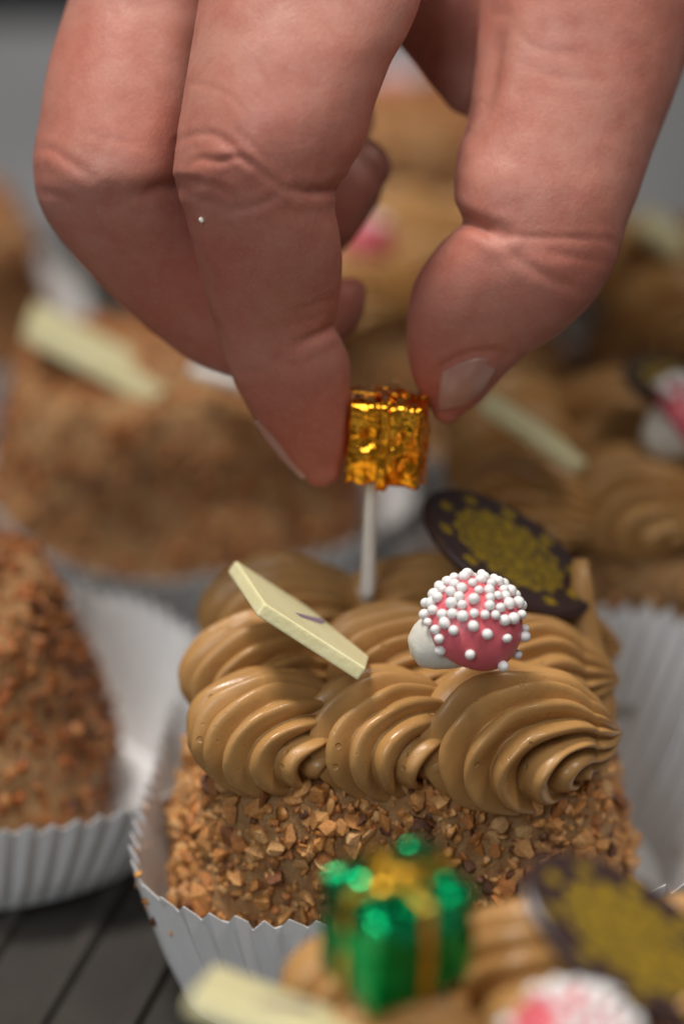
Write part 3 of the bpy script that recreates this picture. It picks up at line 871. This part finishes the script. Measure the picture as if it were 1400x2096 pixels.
def tube_st(pts):
    """(x, y, radius px, depth, ratio) -> cross sections square to the path"""
    out = []
    for i, (x, y, r, d, k) in enumerate(pts):
        x0, y0 = pts[max(i - 1, 0)][:2]; x1, y1 = pts[min(i + 1, len(pts) - 1)][:2]
        tx, ty = x1 - x0, y1 - y0; l = math.hypot(tx, ty); nx, ny = ty / l, -tx / l
        out.append((x + nx * r, y + ny * r, x - nx * r, y - ny * r, d, k))
    return out
INDEX = [(400, -240, 880, -200, 33.1, .9), (412, -60, 868, -30, 32.55, .88), (398, 60, 838, 60, 32.3, .88), (382, 150, 800, 130, 32.15, .9), (368, 240, 770, 215, 32.06, .92),
         (361, 300, 748, 290, 32.02, .90), (357, 345, 716, 345, 32.02, .90), (364, 385, 690, 388, 32.06, .92), (378, 425, 686, 428, 32.14, .92), (392, 480, 695, 470, 32.28, .9),
         (408, 555, 701, 540, 32.52, .9), (428, 625, 698, 610, 32.78, .9), (446, 680, 686, 668, 32.98, .9), (462, 735, 701, 700, 33.14, .88), (482, 785, 715, 740, 33.28, .85), (516, 845, 716, 800, 33.42, .82),
         (556, 900, 713, 865, 33.52, .78), (592, 945, 707, 920, 33.6, .72), (620, 972, 698, 955, 33.64, .65)]
MIDDLE = [(130, -260, 520, -200, 34.0, .9), (150, -60, 455, -20, 33.6, .9), (120, 60, 432, 60, 33.45, .92), (92, 170, 415, 160, 33.3, .92), (76, 270, 402, 250, 33.2, .94), (69, 340, 392, 310, 33.15, .95),
          (74, 395, 388, 345, 33.15, .95), (98, 455, 386, 375, 33.25, .92), (145, 520, 410, 410, 33.4, .9), (200, 580, 440, 440, 33.6, .9), (262, 638, 475, 465, 33.8, .9), (330, 695, 520, 500, 34.0, .9),
          (405, 748, 570, 535, 34.2, .9), (520, 775, 620, 560, 34.4, .9), (620, 755, 670, 570, 34.6, .85), (700, 700, 705, 570, 34.7, .8)]
RINGF = tube_st([(400, -250, 200, 35.0, .9), (360, 0, 170, 35.2, .9), (330, 220, 155, 35.5, .92), (340, 370, 150, 35.7, .95), (420, 470, 140, 35.7, .92), (540, 480, 125, 35.5, .9), (640, 430, 105, 35.3, .9), (715, 365, 82, 35.2, .9), (745, 338, 62, 35.15, .85)])
PINKYF = tube_st([(520, -250, 180, 37.2, .9), (500, 0, 145, 37.4, .9), (480, 150, 125, 37.5, .92), (500, 250, 118, 37.5, .95), (570, 300, 110, 37.3, .92), (650, 280, 92, 37.1, .9), (700, 240, 70, 37.0, .85)])
THUMB = [(1010, -330, 1500, -230, 34.2, .95), (985, -150, 1475, -60, 34.0, .95), (985, 0, 1430, 60, 33.8, .95), (975, 120, 1390, 170, 33.6, .92), (962, 220, 1350, 270, 33.4, .9), (945, 290, 1322, 345, 33.25, .88), (934, 350, 1300, 410, 33.1, .85), (938, 415, 1280, 468, 33.0, .82),
         (950, 455, 1262, 525, 32.95, .80), (908, 490, 1240, 575, 33.0, .80), (872, 535, 1200, 632, 33.08, .80), (845, 590, 1140, 685, 33.18, .80), (832, 650, 1078, 725, 33.28, .80), (832, 705, 1035, 765, 33.38, .78), (842, 760, 1003, 800, 33.46, .75), (860, 805, 975, 830, 33.54, .70), (882, 838, 945, 850, 33.6, .6)]
PALM = [(330, -1500, 1130, -1500, 36.5, .75), (340, -1150, 1120, -1150, 36.2, .70), (330, -900, 1180, -900, 36.0, .60), (250, -650, 1330, -650, 35.6, .50), (170, -430, 1440, -400, 35.1, .42), (140, -250, 1450, -200, 34.7, .36), (200, -130, 1400, -90, 34.6, .32)]
WEB = [(640, -220, 1320, -160, 34.2, .38), (690, -80, 1260, -20, 34.3, .40), (745, 10, 1180, 80, 34.4, .42), (800, 75, 1100, 170, 34.5, .42), (860, 150, 1040, 225, 34.5, .45), (910, 210, 1000, 250, 34.5, .5)]
parts = [limb(s) for s in (INDEX, MIDDLE, RINGF, PINKYF, THUMB)] + [limb(PALM, capk=.08), limb(WEB, capk=.25)]
V, F = [], []
for v_, f_ in parts:
    o_ = len(V); V += list(v_); F += [tuple(i + o_ for i in f) for f in f_]
tmp = link("hand_tmp", mesh("hand_tmp", V, F))
bm = bmesh.new(); bm.from_mesh(tmp.data); bmesh.ops.recalc_face_normals(bm, faces=bm.faces[:]); bm.to_mesh(tmp.data); bm.free()
rm_ = tmp.modifiers.new("r", 'REMESH'); rm_.mode = 'VOXEL'; rm_.voxel_size = .037
sm_ = tmp.modifiers.new("s", 'SMOOTH'); sm_.factor = .5; sm_.iterations = 14
dg = bpy.context.evaluated_depsgraph_get(); ev = tmp.evaluated_get(dg)
hme = bpy.data.meshes.new_from_object(ev); hme.name = "hand"
bpy.data.objects.remove(tmp)
NV = len(hme.vertices)
bm = bmesh.new(); bm.from_mesh(hme); bm.verts.ensure_lookup_table()
def in_px(v, x0, x1, y0, y1):
    x, y, d = proj(v.co); return x0 < x < x1 and y0 < y < y1 and d < 34.2
seam = [v for v in bm.verts if in_px(v, 345, 435, -200, 330) or in_px(v, 365, 500, 330, 800)]
for _ in range(5): bmesh.ops.smooth_vert(bm, verts=seam, factor=.5, use_axis_x=True, use_axis_y=True, use_axis_z=True)
bm.to_mesh(hme); bm.free(); hme.update()
co = np.empty(NV * 3, np.float32); hme.vertices.foreach_get("co", co); co = co.reshape(-1, 3).astype(float)
no = np.empty(NV * 3, np.float32); hme.vertex_normals.foreach_get("vector", no); no = no.reshape(-1, 3).astype(float)
vd = co - CAM; dep = vd @ FWD
px = 700 + FPX * (vd @ RGT) / dep; py = 1048 - FPX * (vd @ UPV) / dep
facing = np.clip(-(no * (vd / np.linalg.norm(vd, axis=1)[:, None])).sum(1), 0, 1)
def pdist(pts):
    best = np.full(NV, 1e9)
    for (x0, y0), (x1, y1) in zip(pts[:-1], pts[1:]):
        dx, dy = x1 - x0, y1 - y0; t = np.clip(((px - x0) * dx + (py - y0) * dy) / (dx * dx + dy * dy), 0, 1)
        best = np.minimum(best, np.hypot(px - x0 - t * dx, py - y0 - t * dy))
    return best
disp = np.zeros(NV)
def crease(pts, depth, w, drange, lip=.35):
    global disp
    # taper toward both ends of the line
    pts = [tuple(p) for p in catmull(pts, 5)]
    d = pdist(pts); e = np.minimum(np.hypot(px - pts[0][0], py - pts[0][1]), np.hypot(px - pts[-1][0], py - pts[-1][1]))
    tp = np.clip(.25 + e / (w * 5), 0, 1)
    ok = (dep > drange[0]) & (dep < drange[1]) & (facing > .05)
    depth *= .8; w *= 1.12
    g = -depth * np.exp(-(d / w) ** 2) + depth * lip * np.exp(-((d - 2.4 * w) / (1.3 * w)) ** 2)
    disp += np.where(ok, g * tp, 0)
def lump(x, y, rx, ry, ang, h, drange):
    global disp
    c_, s_ = math.cos(rad(ang)), math.sin(rad(ang))
    u = ((px - x) * c_ + (py - y) * s_) / rx; v = (-(px - x) * s_ + (py - y) * c_) / ry
    ok = (dep > drange[0]) & (dep < drange[1]) & (facing > 0)
    disp += np.where(ok, h * np.exp(-(u * u + v * v)), 0)
ID = (28, 32.4)
crease([(366, 290), (405, 275), (440, 276), (470, 297), (502, 327), (555, 368), (592, 388), (640, 392), (692, 384)], .015, 6, (28, 34))
crease([(610, 390), (640, 393), (670, 390), (700, 380)], .05, 9, (28, 34))
crease([(392, 340), (412, 326), (448, 330), (485, 322), (510, 335)], .022, 6, ID)
crease([(362, 368), (400, 369), (440, 380), (468, 394)], .018, 6, ID)
crease([(466, 432), (515, 424), (548, 412), (575, 392)], .015, 7, ID)
crease([(380, 395), (420, 412), (450, 420)], .010, 6, ID)
crease([(380, 170), (440, 180), (480, 205), (500, 230)], .006, 5, ID)
crease([(520, 130), (560, 190), (600, 250)], .006, 6, ID)
crease([(480, 262), (520, 300), (560, 340)], .007, 5, ID)
crease([(605, 708), (640, 692), (672, 676), (700, 655)], .040, 8, (28, 34))
crease([(590, 640), (630, 630), (690, 610)], .008, 6, (28, 34))
crease([(470, 770), (520, 760), (560, 765)], .008, 7, (28, 34))
crease([(480, 800), (530, 795), (560, 800)], .006, 6, (28, 34))
lump(425, 350, 55, 38, 15, .035, ID); lump(450, 310, 40, 14, 20, .022, ID); lump(620, 780, 70, 70, 0, .03, (28, 34))
MD = (31, 34.4)
crease([(74, 306), (108, 308), (140, 328), (185, 362)], .020, 8, MD); crease([(80, 392), (115, 400), (140, 415)], .012, 7, MD)
crease([(285, 395), (325, 386), (362, 382), (395, 378)], .05, 10, MD); lump(110, 330, 50, 30, 30, .03, MD)
crease([(160, 270), (230, 285), (300, 300)], .006, 8, MD)
TD = (31.4, 34.2)
crease([(930, 438), (960, 452), (1000, 472), (1030, 480)], .07, 11, TD); crease([(1030, 482), (1100, 486), (1180, 488), (1252, 492)], .012, 6, TD)
crease([(1020, 495), (1060, 530), (1110, 562), (1190, 596)], .018, 9, TD); crease([(1130, 520), (1190, 530), (1245, 540)], .010, 7, TD)
crease([(1240, 488), (1255, 500), (1262, 515)], .015, 6, TD)
crease([(958, 262), (985, 220), (998, 187), (1010, 120), (1025, 40)], .08, 16, (31, 34.6))
crease([(1060, 60), (1100, 100), (1180, 110)], .008, 8, TD); crease([(1080, 140), (1150, 160), (1230, 165)], .006, 8, TD)
crease([(885, 770), (905, 752), (940, 733), (975, 722), (1012, 720), (1035, 728)], .035, 8, TD)      # fold round the nail
lump(985, 385, 60, 60, 0, .04, TD)
# fine uneven skin
nz = np.array([noise.noise(Vector(c_) * 1.3) * .022 + noise.noise(Vector(c_) * 4.0) * .006 for c_ in co])
co2 = co + no * (disp + nz)[:, None]
hme.vertices.foreach_set("co", co2.astype(np.float32).ravel()); hme.update()
hme.polygons.foreach_set("use_smooth", [True] * len(hme.polygons))
# redness of knuckles and fingertips
red = np.zeros(NV)
for x, y, r, a in ((440, 345, 90, .55), (600, 900, 150, .9), (640, 620, 130, .5), (100, 340, 70, .5), (900, 800, 130, .9), (1200, 540, 110, .5), (330, 600, 200, .6), (560, 150, 60, .35), (1080, 250, 70, .4), (720, 560, 200, .5)):
    red = np.maximum(red, a * np.exp(-((px - x) ** 2 + (py - y) ** 2) / r ** 2))
at = hme.attributes.new("redness", 'FLOAT', 'POINT'); at.data.foreach_set("value", red.astype(np.float32))
hme.materials.clear(); hme.materials.append(SKIN)
hand = bpy.data.objects.new("hand", hme); COL.objects.link(hand)
tag(hand, "bare hand reaching in from above, forefinger and thumb pinching the gold gift", "hand")

def nail(Ppts, bulge, thick=.035):
    """curved plate through a grid of points"""
    A = np.array(Ppts); r, c_ = A.shape[:2]
    A = np.array([catmull(row, 5) for row in A]); A = np.array([catmull(A[:, j], 5) for j in range(A.shape[1])]).transpose(1, 0, 2)
    r, c_ = A.shape[:2]; V = A.reshape(-1, 3); F = []
    for i in range(r - 1):
        for j in range(c_ - 1): F.append((i * c_ + j, i * c_ + j + 1, (i + 1) * c_ + j + 1, (i + 1) * c_ + j))
    o = link("nail", mesh("nail", V, F), NAIL, hand)
    s = o.modifiers.new("t", 'SOLIDIFY'); s.thickness = thick; s.offset = 0
    return o
def surf_pt(x, y, lift, dr):
    ok = (dep > dr[0]) & (dep < dr[1]) & (facing > .02)
    d2 = np.where(ok, (px - x) ** 2 + (py - y) ** 2, 1e12)
    i = np.argsort(d2)[:6]; wgt = 1 / (d2[i] + 4); d = (dep[i] * wgt).sum() / wgt.sum()
    return P(x, y, d - lift)
TN = [[(905, 762), (945, 742), (985, 732), (1022, 738)], [(900, 790), (940, 775), (978, 765), (1008, 768)], [(898, 818), (930, 808), (962, 800), (985, 798)], [(898, 838), (920, 836), (942, 830), (958, 822)]]
nail([[surf_pt(x, y, .022 if (i in (1, 2) and 0 < j < 3) else -.006, (31.5, 34)) for j, (x, y) in enumerate(row)] for i, row in enumerate(TN)], .012)
IN = [[(520, 862), (532, 858), (548, 850)], [(550, 905), (565, 898), (580, 888)], [(585, 947), (598, 940), (610, 932)], [(622, 982), (630, 976), (638, 968)]]
nail([[surf_pt(x, y, -.022, (31.5, 34)) for x, y in row] for row in IN], .03)
# sugar crumb on the finger
bm = bmesh.new(); bmesh.ops.create_icosphere(bm, subdivisions=2, radius=.036)
for v_ in bm.verts: v_.co *= 1 + .35 * noise.noise(v_.co * 30)
o = link("sugar_crumb", from_bm("sugar_crumb", bm), IVORY); o.location = surf_pt(413, 450, .04, (28, 32.6))
tag(o, "tiny white sugar crumb stuck to the forefinger below its knuckle", "crumb")

# unseen sleeved forearm, added out of view to shade the pastries behind the hand
SL = [(330, -1150, 1130, -1150, 36.3, .85), (300, -1250, 1190, -1250, 36.6, .85), (330, -1700, 1230, -1700, 38.5, .88), (420, -2600, 1400, -2600, 43, .9), (520, -3960, 1600, -3960, 50, .95), (520, -5200, 1650, -5200, 56, .95)]
V, F = limb(SL, capk=.1)
M = MT("dark_cotton"); M.l(M.ramp(M.noise(3, 4), [(.3, (.030, .030, .034)), (.7, (.045, .045, .05))]), M.b.inputs["Base Color"]); M.set(Roughness=.9)
me = mesh("unseen_sleeve", V, F); bm = bmesh.new(); bm.from_mesh(me); bmesh.ops.recalc_face_normals(bm, faces=bm.faces[:])
for v_ in bm.verts: v_.co += v_.normal * noise.noise(v_.co * .35) * .5
bm.to_mesh(me); bm.free()
link("unseen_sleeve", me, M.m, hand)
